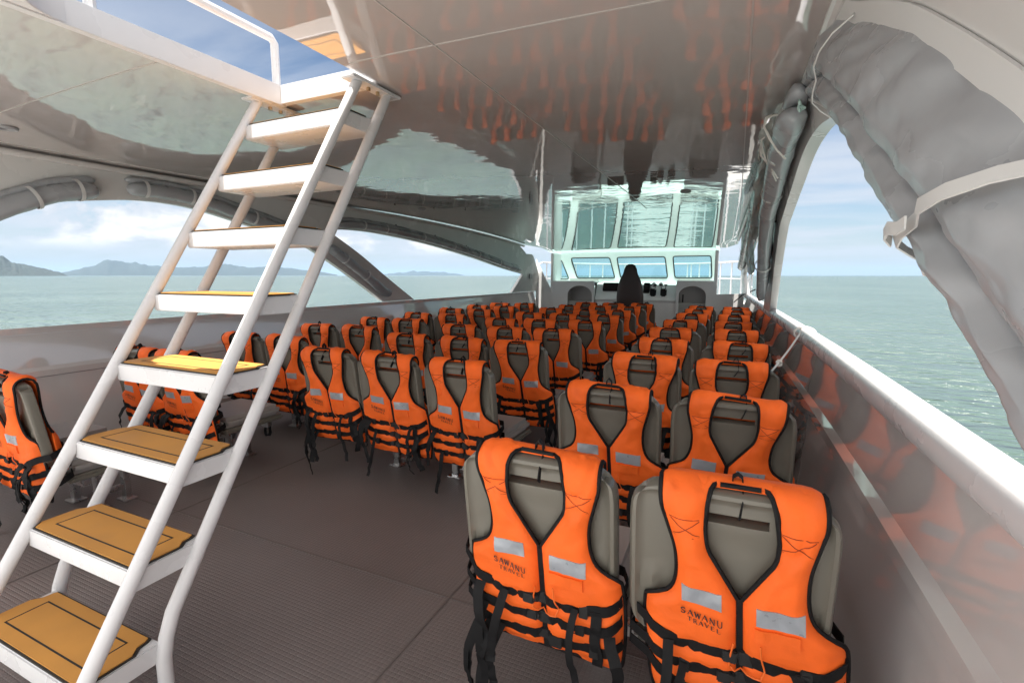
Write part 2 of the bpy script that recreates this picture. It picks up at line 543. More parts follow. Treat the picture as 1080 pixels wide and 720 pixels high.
def roof():
    mb = MB()
    n = 24
    xs_u = [-1 + 2 * i / n for i in range(n + 1)]
    ys = sorted(set([round(v, 4) for v in frange(AFT, 10.42, .16)] + [HY0, HY1]))

    def w(y):
        k = max(0, min(1, (y - 9.3) / .7)); k = k * k * (3 - 2 * k)
        return (hw(y) - .165) * (1 - k) + 1.80 * k
    # absolute x columns so that the hatch edges fall on grid lines
    def xrow(y):
        L_, R_ = CX - w(y), CX + w(y)
        a = [L_ + (HX0 - L_) * i / 12 for i in range(13)]
        b = [HX0 + (HX1 - HX0) * i / 4 for i in range(1, 5)]
        c = [HX1 + (R_ - HX1) * i / 12 for i in range(1, 13)]
        return a + b + c
    nx = 29
    for lay, dz in ((0, 0.0), (1, .07)):
        vs = []; fs = []
        for y in ys:
            for x in xrow(y):
                xx = x if not lay else CX + (x - CX) * (w(y) + .195) / w(y)      # upper skin overhangs: unseen rim added to shade walls and gunwale
                if lay and HX0 - .01 < x < HX1 + .01: xx = x
                vs.append((xx, y, ceil_z(x, y) + dz))
        for j in range(len(ys) - 1):
            for i in range(nx - 1):
                if 12 <= i < 16 and HY0 - 1e-6 <= ys[j] < HY1 - 1e-6: continue
                fs.append((j * nx + i, j * nx + i + 1, (j + 1) * nx + i + 1, (j + 1) * nx + i))
        mb.add(vs, fs)
    o = len(ys) * nx
    for j in range(len(ys) - 1):                    # outer rim
        for i in (0, nx - 1):
            mb.f.append((j * nx + i, (j + 1) * nx + i, (j + 1) * nx + i + o, j * nx + i + o))
    for j in (0, len(ys) - 1):
        for i in range(nx - 1):
            mb.f.append((j * nx + i, j * nx + i + 1, j * nx + i + 1 + o, j * nx + i + o))
    return mb


rf = roof().build('roof', 'gelcoat_roof', boat, smooth=40)
# trim strip where ceiling meets side frame
for s in (-1, 1):
    mb = MB()
    mb.tube([(CX + s * (hw(y) - .172), y, roof_z(y) - .066) for y in frange(AFT, 9.35, .2)], .022, 10)
    mb.build('edge_trim', 'gelcoat', rf)
# seams: thin raised lines on the ceiling
mb = MB()
for x, y0, y1 in ((-1.05, AFT + .1, 6.3), (.0, AFT + .1, 9.0)):
    mb.ribbon([(x, y, ceil_z(x, y) - .001) for y in frange(y0, y1, .25)], (1, 0, 0), .006, .003)
mb.ribbon([(x, 1.62, ceil_z(x, 1.62) - .001) for x in frange(-1.45, .15, .2)], (0, 1, 0), .005, .003)
mb.ribbon([(x, 1.30, ceil_z(x, 1.30) - .001) for x in frange(-4.2, -2.15, .2)], (0, 1, 0), .004, .003)
mb.build('seam', mat('seam_white', (.46, .43, .41), .3), rf, smooth=None)
# hatch coaming: four inner faces with a rounded lip
mb = MB()
zc = 2.185; t = .035; hh = .092
zt = zc - .012 + hh / 2
mb.box((HX0 - t / 2 + .012, (HY0 + HY1) / 2, zt), (t, HY1 - HY0 + .05, hh))
mb.box((HX1 + .004, (HY0 + HY1) / 2, zt + .008), (.014, HY1 - HY0 + .05, hh - .018))
mb.box(((HX0 + HX1) / 2, HY1 + t / 2 - .010, zt + .002), (HX1 - HX0 - .026, t, hh - .006))
mb.box(((HX0 + HX1) / 2, HY0 - t / 2 + .010, zt + .002), (HX1 - HX0 - .026, t, hh - .006))
# rounded inner corners at the stern end
for s, x in ((1, HX0 + .013), (-1, HX1 - .013)):
    poly = [(0, 0)] + [(.17 - .17 * math.sin(a), .17 - .17 * math.cos(a)) for a in [math.pi / 2 * k / 8 for k in range(9)]]
    mb.prism(poly, lambda p, z, s=s, x=x: (x + s * p[0], HY0 + .027 + p[1], z), zt - hh / 2 + .004, zt + hh / 2 - .006)
mb.build('hatch_coaming', 'white_paint', rf, bevel=.006, smooth=40)
# recessed ceiling lights
for x, y in ((-3.72, 1.42), (-3.6, 5.2), (-.5, 5.2)):
    mb = MB(); z = ceil_z(x, y)
    mb.loft([[(x + r * math.cos(a), y + r * math.sin(a), z - d) for a in [2 * math.pi * k / 24 for k in range(24)]] for r, d in ((.05, 0), (.05, .008), (.044, .014), (.034, .012), (.030, .004))])
    mb.build('ceiling_light', 'grey_plate', rf, smooth=30)
# white hatch guard on the roof
gr = empty('guard_rail', (HX0 - .01, HY1 - .01, 2.32))
tag(gr, 'white guard rail standing round the roof hatch above the ladder', 'guard rail')
mb = MB()
zr = 2.475
pts = [(HX0 - .01, HY1 - .01, 2.22), (HX0 - .01, HY1 - .01, zr - .02), (HX0 - .01, HY1 - .03, zr), (HX0 - .01, .2, zr)]
mb.tube([Vector(p) - gr.location for p in pts], .019, 10)
mb.build('rail', 'white_paint', gr)
for x, y in ((HX0 - .01, 1.06),):
    mb = MB(); mb.tube([Vector((x, y, 2.2)) - gr.location, Vector((x, y, zr)) - gr.location], .019, 10)
    mb.build('post', 'white_paint', gr)

# ------------------------------------------------------------------ wheelhouse at the bow
wh = empty('wheelhouse', (0, 0, 0)); wh.parent = boat
WX0, WX1 = -3.93, -.34
YF = 11.0


def quad_frame(name, polys, y, outer, th, m, parent):
    """a flat wall in the plane y with window holes, built by filling between outline and holes"""
    cu = bpy.data.curves.new(name, 'CURVE'); cu.dimensions = '2D'; cu.fill_mode = 'BOTH'; cu.extrude = th / 2
    for poly in [outer] + polys:
        sp = cu.splines.new('POLY'); sp.points.add(len(poly) - 1); sp.use_cyclic_u = True
        for p, (a, b) in zip(sp.points, poly): p.co = (a, b, 0, 1)
    tmp = bpy.data.objects.new(name, cu); C.objects.link(tmp)
    dg = bpy.context.evaluated_depsgraph_get()
    me = bpy.data.meshes.new_from_object(tmp.evaluated_get(dg))
    bpy.data.objects.remove(tmp); bpy.data.curves.remove(cu)
    me.name = name
    me.transform(Matrix(((1, 0, 0, 0), (0, 0, -1, y), (0, 1, 0, 0), (0, 0, 0, 1))))
    me.materials.clear(); me.materials.append(M[m])
    return link(name, me, parent)


def rounded(poly, r, n=4):
    out = []
    k = len(poly)
    for i in range(k):
        p0, p, p1 = Vector(poly[i - 1]), Vector(poly[i]), Vector(poly[(i + 1) % k])
        a = p + (p0 - p).normalized() * r; b = p + (p1 - p).normalized() * r
        for j in range(n + 1):
            t = j / n
            q = a * (1 - t) ** 2 + p * 2 * t * (1 - t) + b * t * t
            out.append((q.x, q.y))
    return out


panes = [[(-3.86, 1.70), (-3.73, 1.70), (-3.54, 1.27), (-3.86, 1.27)],
         [(-3.50, 1.745), (-2.60, 1.745), (-2.47, 1.29), (-3.34, 1.29)],
         [(-2.44, 1.745), (-1.41, 1.745), (-1.34, 1.295), (-2.34, 1.295)],
         [(-1.25, 1.75), (-.50, 1.75), (-.46, 1.30), (-1.19, 1.30)]]
rp = [rounded(p, .05) for p in panes]
wf = quad_frame('windscreen_frame', rp, YF, [(WX0, 1.2), (WX1, 1.2), (WX1, 1.96), (WX0, 1.96)], .07, 'gelcoat_white', wh)
for p in rp:
    pn = MB().prism(p, lambda q, y: (q[0], y, q[1]), YF + .01, YF + .016).build('pane', 'glass', wf, smooth=None)
    MB().tube([(a, YF - .038, b) for a, b in p + p[:1]], .012, 6, caps=False).build('gasket', 'rubber_seal', pn)
# header between ceiling and windscreen, made of glass to let light into the wheelhouse
mb = MB(); mb.loft([[(x, 10.42, 1.915), (x, YF - .05, 1.86), (x, YF + .05, 1.92), (x, 10.42, 1.96)] for x in (WX0, CX - .1, WX1)])
mb.build('glass_header', 'glass', wh)
# side walls of the wheelhouse
for x in (WX0 + .16, WX1 - .03):
    MB().box((x, 10.71, .92), (.06, .56, 1.84)).build('wall_panel', 'gelcoat_white', wh, bevel=.01)
# two cabinets with arched niches
def cabinet(x0, x1, nx0, nx1, top, ztop):
    arch = [(nx0, .32)] + [((nx0 + nx1) / 2 - (nx1 - nx0) / 2 * math.cos(math.pi * k / 14), ztop - (nx1 - nx0) / 2 * .72 + (nx1 - nx0) / 2 * .72 * math.sin(math.pi * k / 14)) for k in range(15)] + [(nx1, .32)]
    cab = quad_frame('cabinet', [arch], 10.40, [(x0, .0), (x1, .0), (x1, top), (x0, top)], .05, 'gelcoat_white', wh)
    MB().box(((nx0 + nx1) / 2, 10.72, (ztop + .3) / 2), (nx1 - nx0 + .1, .04, ztop)).build('niche_back', 'niche_grey', cab)
    for x in (nx0 - .02, nx1 + .02):
        MB().box((x, 10.56, ztop / 2), (.03, .26, ztop)).build('niche_side', 'niche_grey', cab)
    MB().box(((nx0 + nx1) / 2, 10.56, .30), (nx1 - nx0 + .02, .26, .03)).build('shelf', 'niche_grey', cab)
    MB().box(((x0 + x1) / 2, 10.71, top + .012), (x1 - x0, .62, .03)).build('top', 'gelcoat_white', cab, bevel=.008)
    return cab


cabinet(-3.74, -2.78, -3.38, -2.80 - .03, 1.205, 1.13)
cr_ = cabinet(-1.09, -.36, -1.04, -.53, 1.22, 1.14)
MB().tube([(-.985, 10.68, .76), (-.985, 10.68, .96)], .012, 8).build('handle', 'black_plastic', cr_)
# dashboard between the cabinets
mb = MB()
mb.loft([[(x, 10.44, .0), (x, 10.44, .80), (x, 10.40, .84), (x, 10.46, .92), (x, 10.62, 1.19), (x, 10.97, 1.205), (x, 10.97, 0)] for x in (-2.777, -1.093)])
mb.build('dashboard', 'gelcoat_white', wh, smooth=30, bevel=.008)
# monitor, gauges, throttle levers
mon = empty('monitor', (-2.46, 10.55, 1.10)); tag(mon, 'black flat monitor on the dashboard left of the helm chair', 'monitor')
MB().box((0, 0, 0), (.34, .05, .19), Matrix.Rotation(R(-20), 3, 'X')).build('casing', 'black_plastic', mon, bevel=.01)
MB().box((0, -.027, .008), (.31, .006, .16), Matrix.Rotation(R(-20), 3, 'X')).build('screen', 'screen_black', mon)
mon2 = empty('chart_plotter', (-1.70, 10.55, 1.08)); tag(mon2, 'narrow black chart plotter on the dashboard just right of the helm chair', 'instrument')
MB().box((0, 0, 0), (.13, .05, .24), Matrix.Rotation(R(-20), 3, 'X')).build('casing', 'black_plastic', mon2, bevel=.01)
MB().box((0, -.027, .02), (.10, .006, .14), Matrix.Rotation(R(-20), 3, 'X')).build('screen', 'screen_black', mon2)
for i, x in enumerate((-1.56, -1.42)):
    g = empty('gauge', (x, 10.585, 1.165))
    tag(g, ('round dial gauge nearer the helm chair, above the throttle levers', 'round dial gauge farther from the helm chair, above the throttle levers')[i], 'gauge', 'gauges on the dashboard')
    cyl = lambda r, y0, y1: MB().tube([(0, y0, 0), (0, y1, 0)], r, 18)
    cyl(.042, -.018, .02).build('bezel', 'steel', g); cyl(.034, -.022, -.0185).build('dial', 'gelcoat_white', g)
for i, x in enumerate((-1.56, -1.35)):
    t_ = empty('throttle', (x, 10.50, .97))
    tag(t_, ('black and chrome twin throttle control nearest the helm chair', 'black and chrome twin throttle control farther from the helm chair')[i], 'throttle lever', 'throttle controls on the dashboard')
    MB().box((0, 0, .03), (.12, .12, .16)).build('housing', 'black_plastic', t_, bevel=.02)
    for dx in (-.045, .045):
        mb = MB(); mb.tube([(dx, -.02, .06), (dx, -.05, .13), (dx, -.06, .18)], .010, 8)
        lv = mb.build('lever', 'steel', t_)
        MB().tube([(dx - .03, -.06, .185), (dx + .03, -.06, .185)], .016, 10).build('grip', 'black_plastic', lv)
# bulkheads on both sides of the wheelhouse with the openings to the bow
for s in (-1, 1):
    xo = CX + s * (hw(10.4) + .02); xi = WX0 + .19 if s < 0 else WX1 - .06
    if s < 0:
        poly = [(xo, 0), (xi + .0, 0), (xi, .95), (xo + .05, 1.62), (xo, 1.72)]
    else:
        poly = [(xi, 0), (xo, 0), (xo, 1.72), (xo - .03, 1.0), (xi + .02, .98), (xi, .98)]
    MB().prism(poly, lambda q, y: (q[0], y, q[1]), 10.41, 10.46).build('bow_bulkhead', 'gelcoat_white', wh, smooth=None)
MB().box((-4.085, 9.95, 1.33), (.02, .16, .11)).build('vent', 'grey_plate', wh, bevel=.004)
# foredeck
mb = MB(); rings = []
for y in frange(10.46, 14.6, .3):
    w = 2.25 * (1 - ((y - 10.4) / 4.6) ** 2.6) + .15
    rings.append([(CX - w, y, .80), (CX + w, y, .80), (CX + w * .95, y, -1.35), (CX - w * .95, y, -1.35)])
mb.loft(rings); mb.build('foredeck', 'nonskid', boat)
# bow railing
br = empty('bow_railing', (CX, 12.6, .80)); tag(br, 'white tubular railing round the foredeck ahead of the windscreen', 'railing')
O = br.location


def rail_pt(u, z):                    # u -1..1 round the foredeck
    a = abs(u)
    y = 10.55 + 3.6 * (1 - a ** 2.4)
    x = CX + (2.28 if u > 0 else -2.28) * (1 - (max(0, y - 10.5) / 4.3) ** 2.5) * (1 if a > .03 else a / .03)
    return Vector((x, y, z)) - O


us = [-1 + 2 * i / 60 for i in range(61)]
def rail_top(u): return 1.66 if abs(u) < .93 else 1.66 - .3 * ((abs(u) - .93) / .07) ** 2
for zf, r in ((1.0, .022), (.55, .014)):
    MB().tube([rail_pt(u, .8 + (rail_top(u) - .8) * zf) for u in us], r, 8).build('rail', 'white_paint', br)
for u in [-.97, -.9, -.8, -.7, -.6, -.5, -.38, -.24, -.1, .1, .24, .38, .5, .6, .7, .8, .9, .97]:
    MB().tube([rail_pt(u, .79), rail_pt(u, rail_top(u))], .018, 8).build('post', 'white_paint', br)

# helm chair
hc = empty('helm_chair', (-1.80, 9.3, 0)); tag(hc, 'dark brown high-backed helm chair facing the windscreen', 'chair')
mb = MB(); rings = []
for z, w, d, yo in ((.62, .22, .06, .02), (.72, .245, .075, 0), (.95, .25, .075, -.02), (1.12, .235, .07, -.03), (1.27, .19, .065, -.035), (1.38, .135, .06, -.035), (1.47, .115, .055, -.03), (1.53, .085, .05, -.03), (1.56, .04, .03, -.03)):
    rings.append([(w * (abs(math.cos(a)) ** .7) * (1 if math.cos(a) > 0 else -1), yo + d * (abs(math.sin(a)) ** .7) * (1 if math.sin(a) > 0 else -1), z) for a in [2 * math.pi * k / 24 for k in range(24)]])
mb.loft(rings); mb.build('backrest', 'dark_leather', hc, smooth=50)
mb = MB(); mb.box((0, .24, .60), (.50, .48, .16)); mb.build('seat', 'dark_leather', hc, bevel=.05, seg=4)
mb = MB(); mb.tube([(0, .22, 0), (0, .22, .55)], .06, 14); mb.tube([(0, .22, 0), (0, .22, .02)], .18, 18); mb.build('pedestal', 'steel', hc)
for s in (-1, 1):
    mb = MB(); mb.box((s * .28, .16, .82), (.06, .34, .06)); mb.build('armrest', 'black_plastic', hc, bevel=.02)

# ------------------------------------------------------------------ ladder
lad = empty('ladder', (-1.79, .9, 0)); tag(lad, 'white tubular ladder with tan-topped treads climbing to the roof hatch', 'ladder')
LO = Vector(lad.location)
SLOPE = .605; XL, XR = -2.125, -1.515


def near_y(z): return .423 + SLOPE * z


DEP = .195
for x in (XL, XR):
    for far in (0, 1):
        d = DEP * far
        pts = [(x, near_y(z) + d, z) for z in ([0.28, 2.17] if far else [0.0, 2.17])]
        if far: pts = [(x, near_y(.27) + d - .0, 0), (x, near_y(.27) + d, .20)] + [(x, near_y(.27) + d + .012, .262), (x, near_y(.33) + d, .33), (x, near_y(2.17) + d, 2.17)]
        MB().tube([Vector(p) - LO for p in pts], .0215, 16).build('rail', 'white_paint', lad, smooth=50)
TZ = [.256 + .2547 * k for k in range(8)]
for z in TZ:
    y = near_y(z) + .0; yc = y + DEP / 2
    tr = MB(); tr.box(Vector(((XL + XR) / 2, yc, z - .032)) - LO, (XR - XL - .012, DEP + .012, .064))
    tread = tr.build('tread', 'white_paint', lad, bevel=.004)
    x0, x1 = XL + .035, XR - .035; y0, y1 = y - .002, y + DEP + .0
    n = .04
    def outline(g):
        a0, a1, b0, b1 = x0 + g, x1 - g, y0 + g, y1 - g
        out = [(a0, b0), (a1, b0)]
        ea = a1 + .028
        out += [(ea, b0 + .03), (ea, b1 - n - .02), (ea - .022, b1 - n + .004), (ea - .026, b1 - .012), (ea - .032, b1)]
        ea = a0 - .028
        out += [(ea + .032, b1), (ea + .026, b1 - .012), (ea + .022, b1 - n + .004), (ea, b1 - n - .02), (ea, b0 + .03)]
        return out
    f = lambda q, t: Vector((q[0], q[1], t)) - LO
    base = MB().prism(outline(0), f, z + .0005, z + .005).build('tread_pad', 'pad_black', tread, smooth=None)
    MB().prism(outline(.006), f, z + .0045, z + .0085).build('tan_sheet', 'pad_tan', base, smooth=None)
    mb = MB()
    a0, a1, b0, b1 = x0 + .045, x1 - .045, y0 + .045, y1 - .045
    for (p, q) in (((a0, b0), (a1, b0)), ((a1, b0), (a1, b1)), ((a1, b1), (a0, b1)), ((a0, b1), (a0, b0))):
        cx, cy = (p[0] + q[0]) / 2, (p[1] + q[1]) / 2
        mb.box(Vector((cx, cy, z + .0085)) - LO, (abs(p[0] - q[0]) + .005, abs(p[1] - q[1]) + .005, .0012))
    mb.build('inlay_line', 'pad_black', base, smooth=None)
for x in (XL, XR):                      # top brackets with bolts
    y = near_y(2.17)
    br_ = MB().box(Vector((x, y + DEP / 2, 2.172)) - LO, (.075, DEP + .12, .012)).build('bracket', 'white_paint', lad, bevel=.004)
    for dy in (.07, .13):
        MB().tube([Vector((x, y + dy, 2.167)) - LO, Vector((x, y + dy, 2.152)) - LO], .009, 6).build('bolt', 'bolt', br_)

# ------------------------------------------------------------------ seats
TILT = R(8)
SZ = .412


def bk(x, h, n):
    """backrest frame: x sideways, h up the back from z .45, n towards the stern"""
    return Vector((x, -math.sin(TILT) * h - math.cos(TILT) * n, SZ + math.cos(TILT) * h - math.sin(TILT) * n))


def sq_map(u, v, wx, wz, k=.16):
    """unit square to rounded rectangle"""
    x = u * wx; z = v * wz
    return x * (1 - k * max(0, abs(v) - .0) ** 8 * abs(u) ** 6 * 1.0), z * (1 - k * abs(u) ** 8 * abs(v) ** 6)


def seat_back():
    WX, HZ = .228, .225; hc_ = .225
    us = sorted(set([-1, -.97, -.93, -.88, -.82] + [-.82 + 1.64 * i / 22 for i in range(23)] + [.82, .88, .93, .97, 1]))
    us = [round(u, 5) for u in us]
    SU = [u for u in us if abs(u) < .42]; su = (min(SU) - 1e-6, max(SU) + 1e-6)
    vs = [round(v, 5) for v in sorted(set([-1, -.97, -.93, -.88, -.8] + [-.8 + 1.3 * i / 14 for i in range(15)] + [.56, .60, .62, .63, .74, .75, .77, .80, .84, .88, .93, .97, 1]))]
    sv = (.63 - 1e-6, .74 + 1e-6)

    def nrear(u, v, x, z):
        e = min((1 - abs(u)) * WX, (1 - abs(v)) * HZ)
        n = .030
        if e < .010: n = .030 - .012 * (1 - e / .010) ** 2
        elif e > .020: n = .030 - .011 * min(1, (e - .020) / .008)
        # moulded ribs beside the slot and blocks low on both sides
        d = abs(z - .155 + .0); 
        n += .004 * math.exp(-((v - .685) / .22) ** 4) * math.exp(-(u / .5) ** 6)
        for s in (-1, 1):
            n += .010 * math.exp(-((x - s * .172) / .014) ** 4) * math.exp(-((z + .06) / .04) ** 4)
            n -= .002 * math.exp(-((x - s * .12) / .05) ** 4)
        return n
    mb = MB(); nu, nv = len(us), len(vs); V = []; 
    for lay in (0, 1):
        for v in vs:
            for u in us:
                x, z = sq_map(u, v, WX, HZ)
                if lay == 0: n = nrear(u, v, x, z)
                else:
                    e = min((1 - abs(u)) * WX, (1 - abs(v)) * HZ)
                    n = -.020 + .010 * (max(0, 1 - e / .03)) ** 2 + .012 * (1 - abs(u) ** 2)*0
                V.append(bk(x, z + hc_, n))
    F = []; o = nu * nv

    def hole(i, j): return us[i] > su[0] and us[i + 1] < su[1] and vs[j] > sv[0] and vs[j + 1] < sv[1]
    for j in range(nv - 1):
        for i in range(nu - 1):
            a, b, c, d = j * nu + i, j * nu + i + 1, (j + 1) * nu + i + 1, (j + 1) * nu + i
            if hole(i, j):
                for (di, dj, p, q) in ((-1, 0, a, d), (1, 0, b, c), (0, -1, a, b), (0, 1, d, c)):
                    if not hole(i + di, j + dj): F.append((p, q, q + o, p + o))
                continue
            F.append((a, b, c, d)); F.append((d + o, c + o, b + o, a + o))
    for j in range(nv - 1):
        for i in (0, nu - 1): F.append((j * nu + i, (j + 1) * nu + i, (j + 1) * nu + i + o, j * nu + i + o))
    for i in range(nu - 1):
        for j in (0, nv - 1): F.append((j * nu + i, j * nu + i + 1, j * nu + i + 1 + o, j * nu + i + o))
    mb.add(V, F)
    return mb


def make_seat():
    root = empty('boat_seat')
    link('backrest', seat_back().mesh('backrest', 'seat_plastic', 45), root)
    mb = MB(); mb.box((0, .27, .385), (.44, .44, .075)); mb.build('cushion', 'cushion', root, bevel=.028, seg=4, smooth=60)
    mb = MB(); mb.box((0, .27, .330), (.45, .45, .035)); mb.build('seat_pan', 'seat_plastic', root, bevel=.012, seg=2)
    for s in (-1, 1):
        mb = MB(); mb.box((s * .15, .03, .385), (.035, .05, .16)); mb.build('hinge_bracket', 'steel', root, bevel=.005)
    return root


def make_frame(n, pitch):
    root = empty('seat_frame')
    w = (n - 1) * pitch
    for y in (.12, .40):
        MB().box((0, y, .29), (w + .40, .04, .04)).build('beam', 'steel', root, bevel=.004)
    xs = [-.13, .13] if n == 2 else [-pitch / 2, pitch / 2]
    for x in xs:
        for y in (.30, .44):
            leg = MB().box((x, y, .139), (.045, .035, .264)).build('leg', 'steel', root, bevel=.004)
            MB().box((x, y, .006), (.10, .075, .010)).build('foot_plate', 'steel', leg, bevel=.003)
        MB().box((x, .37, .09), (.03, .11, .03)).build('brace', 'steel', root, bevel=.003)
    return root


# ------------------------------------------------------------------ life jackets
HC, RR = .418, .036                       # centre and radius of the bend over the top of the backrest
QA = RR * math.pi / 2


class Vest:
    INNER = [(0, .044), (.008, .056), (.022, .066), (.05, .075), (.11, .081), (.15, .078), (.17, .072), (.285, .004), (.62, .004)]
    OUTER = [(0, .176), (.07, .174), (.12, .160), (.17, .146), (.22, .143), (.26, .150), (.29, .168), (.315, .206), (.33, .226), (.47, .232), (.60, .224), (.645, .214)]
    BELTS = (.445, .508, .571)

    def __init__(s, seed):
        s.r = random.Random(seed); s.seed = seed
        s.shift = s.r.uniform(-.016, .016); s.shear = s.r.uniform(-.07, .07)
        s.drop = s.r.uniform(-.010, .012)
        s.collar = s.r.uniform(-.016, .022)
        s.armr = s.r.uniform(-.01, .045); s.arml = s.r.uniform(-.01, .03)
        s.open_r = s.r.uniform(.86, 1.14); s.open_l = s.r.uniform(.86, 1.14)
        s.len = .632 + s.r.uniform(-.01, .015)

    def inner(s, d, sg): return .004 + (lerp_table(s.INNER, d + s.drop * min(1, d / .1)) - .004) * (s.open_r if sg > 0 else s.open_l)

    def outer(s, d, sg):
        a = s.armr if sg > 0 else s.arml
        return smooth_table(s.OUTER, d - a * max(0, min(1, (d - .1) / .2)) * (1 if d < .42 else max(0, (.55 - d) / .13)))

    def off(s, x, d, side):
        """height of the fabric over the base surface"""
        sg = 1 if x >= 0 else -1
        a, b = s.inner(d, sg), s.outer(d, sg)
        k = min(max((abs(x) - a) / max(b - a, .01), 0), 1)
        edge = min(abs(x) - a, b - abs(x))
        puff = math.sqrt(max(0, min(1, edge / .028))) if edge > 0 else 0
        th = .026 if d > .15 else .014 + .012 * max(0, (d - .05) / .10)
        if d > .5: th *= max(.25, min(1, (s.len - d) / .03))
        o = .006 + th * puff
        if side == 0:
            for bd in s.BELTS: o -= .009 * puff * math.exp(-((d - bd) / .015) ** 2)
        for c in (.092, .135): o -= .0045 * puff * math.exp(-((d - c) / .006) ** 2)
        q = Vector((x * 11, d * 9, s.seed * 3.7 + side * 9))
        o += .007 * noise.noise(q) * puff + .0045 * noise.noise(q * 2.7) * puff + .0018 * noise.noise(Vector((x * 70, d * 22, s.seed))) * puff
        cr = noise.noise(Vector((x * 13 + d * 7 * sg, d * 10 - x * 4 * sg, s.seed * 2.3 + 5)))
        flat = 0 if (side == 0 and .02 < abs(x) < .155 and .245 < d < .39) else 1      # patches and print lie flat
        o -= flat * .010 * puff * max(0, 1 - abs(cr) * 7) * (.35 + .65 * abs(noise.noise(Vector((x * 6, d * 6, s.seed + .5)))) * 2)
        return o

    def P(s, x, d, off, side=0):
        sg = 1 if side == 0 else -1
        if d < QA:
            a = d / RR; h = HC + (RR + off) * math.cos(a); n = sg * (RR + off) * math.sin(a)
        else:
            h = HC - (d - QA); n = sg * (RR + off)
        if d > .1: n -= sg * .10 * max(0, abs(x) - .175) ** 1.0 * min(1, (d - .1) / .1) * (2.6 * max(0, abs(x) - .175) / .05)
        sag = .006 * noise.noise(Vector((x * 5, s.seed, 1)))
        xx = x + s.shift + s.shear * (d * (1 if side == 0 else -.3))
        return bk(xx, h + sag - .10 * 0, n)

    def Q(s, x, d, off):
        # point on the far side; a negative d lies on the near side of the bend
        return s.P(x, abs(d), off, 1 if d >= 0 else 0)

    def half(s, sg):
        mb = MB(); rings = []
        ds = [(d, 0) for d in frange(s.len, 0.0, .0115)] + [(d, 1) for d in frange(.010, .045, .007)]
        m = 12
        for d, sd in ds:
            a, b = s.inner(d if sd == 0 else 0, sg), s.outer(d, sg)
            ring = []
            for i in range(m + 1):
                k = .5 - .5 * math.cos(math.pi * i / m)
                k = .6 * k + .4 * i / m
                x = sg * (a + (b - a) * k)
                ring.append(s.P(x, d, s.off(x, d, sd) if 0 < i < m else .005, sd))
            for i in range(m, -1, -3):
                x = sg * (a + (b - a) * i / m); ring.append(s.P(x, d, .0005, sd))
            rings.append(ring)
        mb.loft(rings, True, True); return mb

    def back(s):
        mb = MB(); rings = []; m = 16
        for t in [0, .01, .03] + frange(.06, 1, .05):
            d = s.collar * (1 - t) + .50 * t
            b = s.outer(abs(d), 1); b2 = s.outer(abs(d), -1); ring = []
            for i in range(m + 1):
                k = i / m; x = -b2 + (b + b2) * k
                e = min(x + b2, b - x, .004 + max(0, d - s.collar))
                ring.append(s.Q(x, d, .004 + .017 * math.sqrt(max(0, min(1, e / .03)))))
            for i in range(m, -1, -4):
                k = i / m; ring.append(s.Q(-b2 + (b + b2) * k, d, .0005))
            rings.append(ring)
        mb.loft(rings, True, True); return mb

    def on(s, x, d, lift): return s.P(x, d, s.off(x, d, 0) + lift, 0)

    def make(s):
        r = s.r; root = empty('life_jacket')
        sh = s.half(1); o = s.half(-1); sh.add(o.v, o.f); o = s.back(); sh.add(o.v, o.f)
        link('shell', sh.mesh('shell', 'orange', 50), root)
        mb = MB()
        for sg in (1, -1):
            mb.tube([s.P(sg * s.inner(d, sg), d, .008) for d in frange(.29, 0, .012)] + [s.P(sg * s.inner(0, sg), d, .008, 1) for d in frange(.006, .022, .008)], .0062, 6)
            mb.tube([s.P(sg * (s.outer(d, sg) + .001), d, .006) for d in frange(s.len, 0, .012)] + [s.P(sg * s.outer(d, sg), d, .006, 1) for d in frange(.012, .30, .02)], .0060, 6)
            mb.tube([s.P(sg * (s.inner(s.len, sg) + (s.outer(s.len, sg) - s.inner(s.len, sg)) * k / 8), s.len + .001, .005) for k in range(9)], .0055, 6)
        mb.tube([s.Q(-s.inner(0, -1) + (s.inner(0, 1) + s.inner(0, -1)) * k / 8, s.collar - .001, .014) for k in range(9)], .0062, 6)
        mb.build('piping', 'webbing', root, smooth=60)
        # zip down the front
        mb = MB(); mb.ribbon([s.P(0, d, .010) for d in frange(.287, s.len, .02)], (1, 0, 0), .015, .006); mb.build('zip', 'webbing', root, smooth=None)

        def patch(x0, x1, d0, d1, lift, tilt=0):
            nx, nd = 8, 4; mb = MB(); top = []; bot = []
            for j in range(nd + 1):
                for i in range(nx + 1):
                    x = x0 + (x1 - x0) * i / nx; d = d0 + (d1 - d0) * j / nd + tilt * (x - (x0 + x1) / 2)
                    top.append(s.on(x, d, lift)); bot.append(s.on(x, d, -.002))
            w = nx + 1; n_ = len(top); F = []
            for j in range(nd):
                for i in range(nx): F.append((j * w + i, j * w + i + 1, (j + 1) * w + i + 1, (j + 1) * w + i))
            edge = [i for i in range(w)] + [j * w + nx for j in range(1, nd + 1)] + [nd * w + i for i in range(nx - 1, -1, -1)] + [j * w for j in range(nd - 1, 0, -1)]
            for a, b in zip(edge, edge[1:] + edge[:1]): F.append((a, b, b + n_, a + n_))
            mb.add(top + bot, F); return mb
        tl = r.uniform(-.05, .18); tr = r.uniform(-.18, .05)
        patch(-.132, -.040, .268, .312, .0022, tl).build('reflective_patch', 'reflective', root, smooth=40)
        patch(.036, .138, .282, .328, .0022, tr).build('reflective_patch', 'reflective', root, smooth=40)
        pk = patch(.032, .128, .336, .372, .005, tr).build('pocket', 'orange', root, smooth=40)
        # stitched lines
        def line(x0, d0, x1, d1, n=8):
            mb.tube([s.on(x0 + (x1 - x0) * i / n, d0 + (d1 - d0) * i / n, .0006) for i in range(n + 1)], .0011, 4)
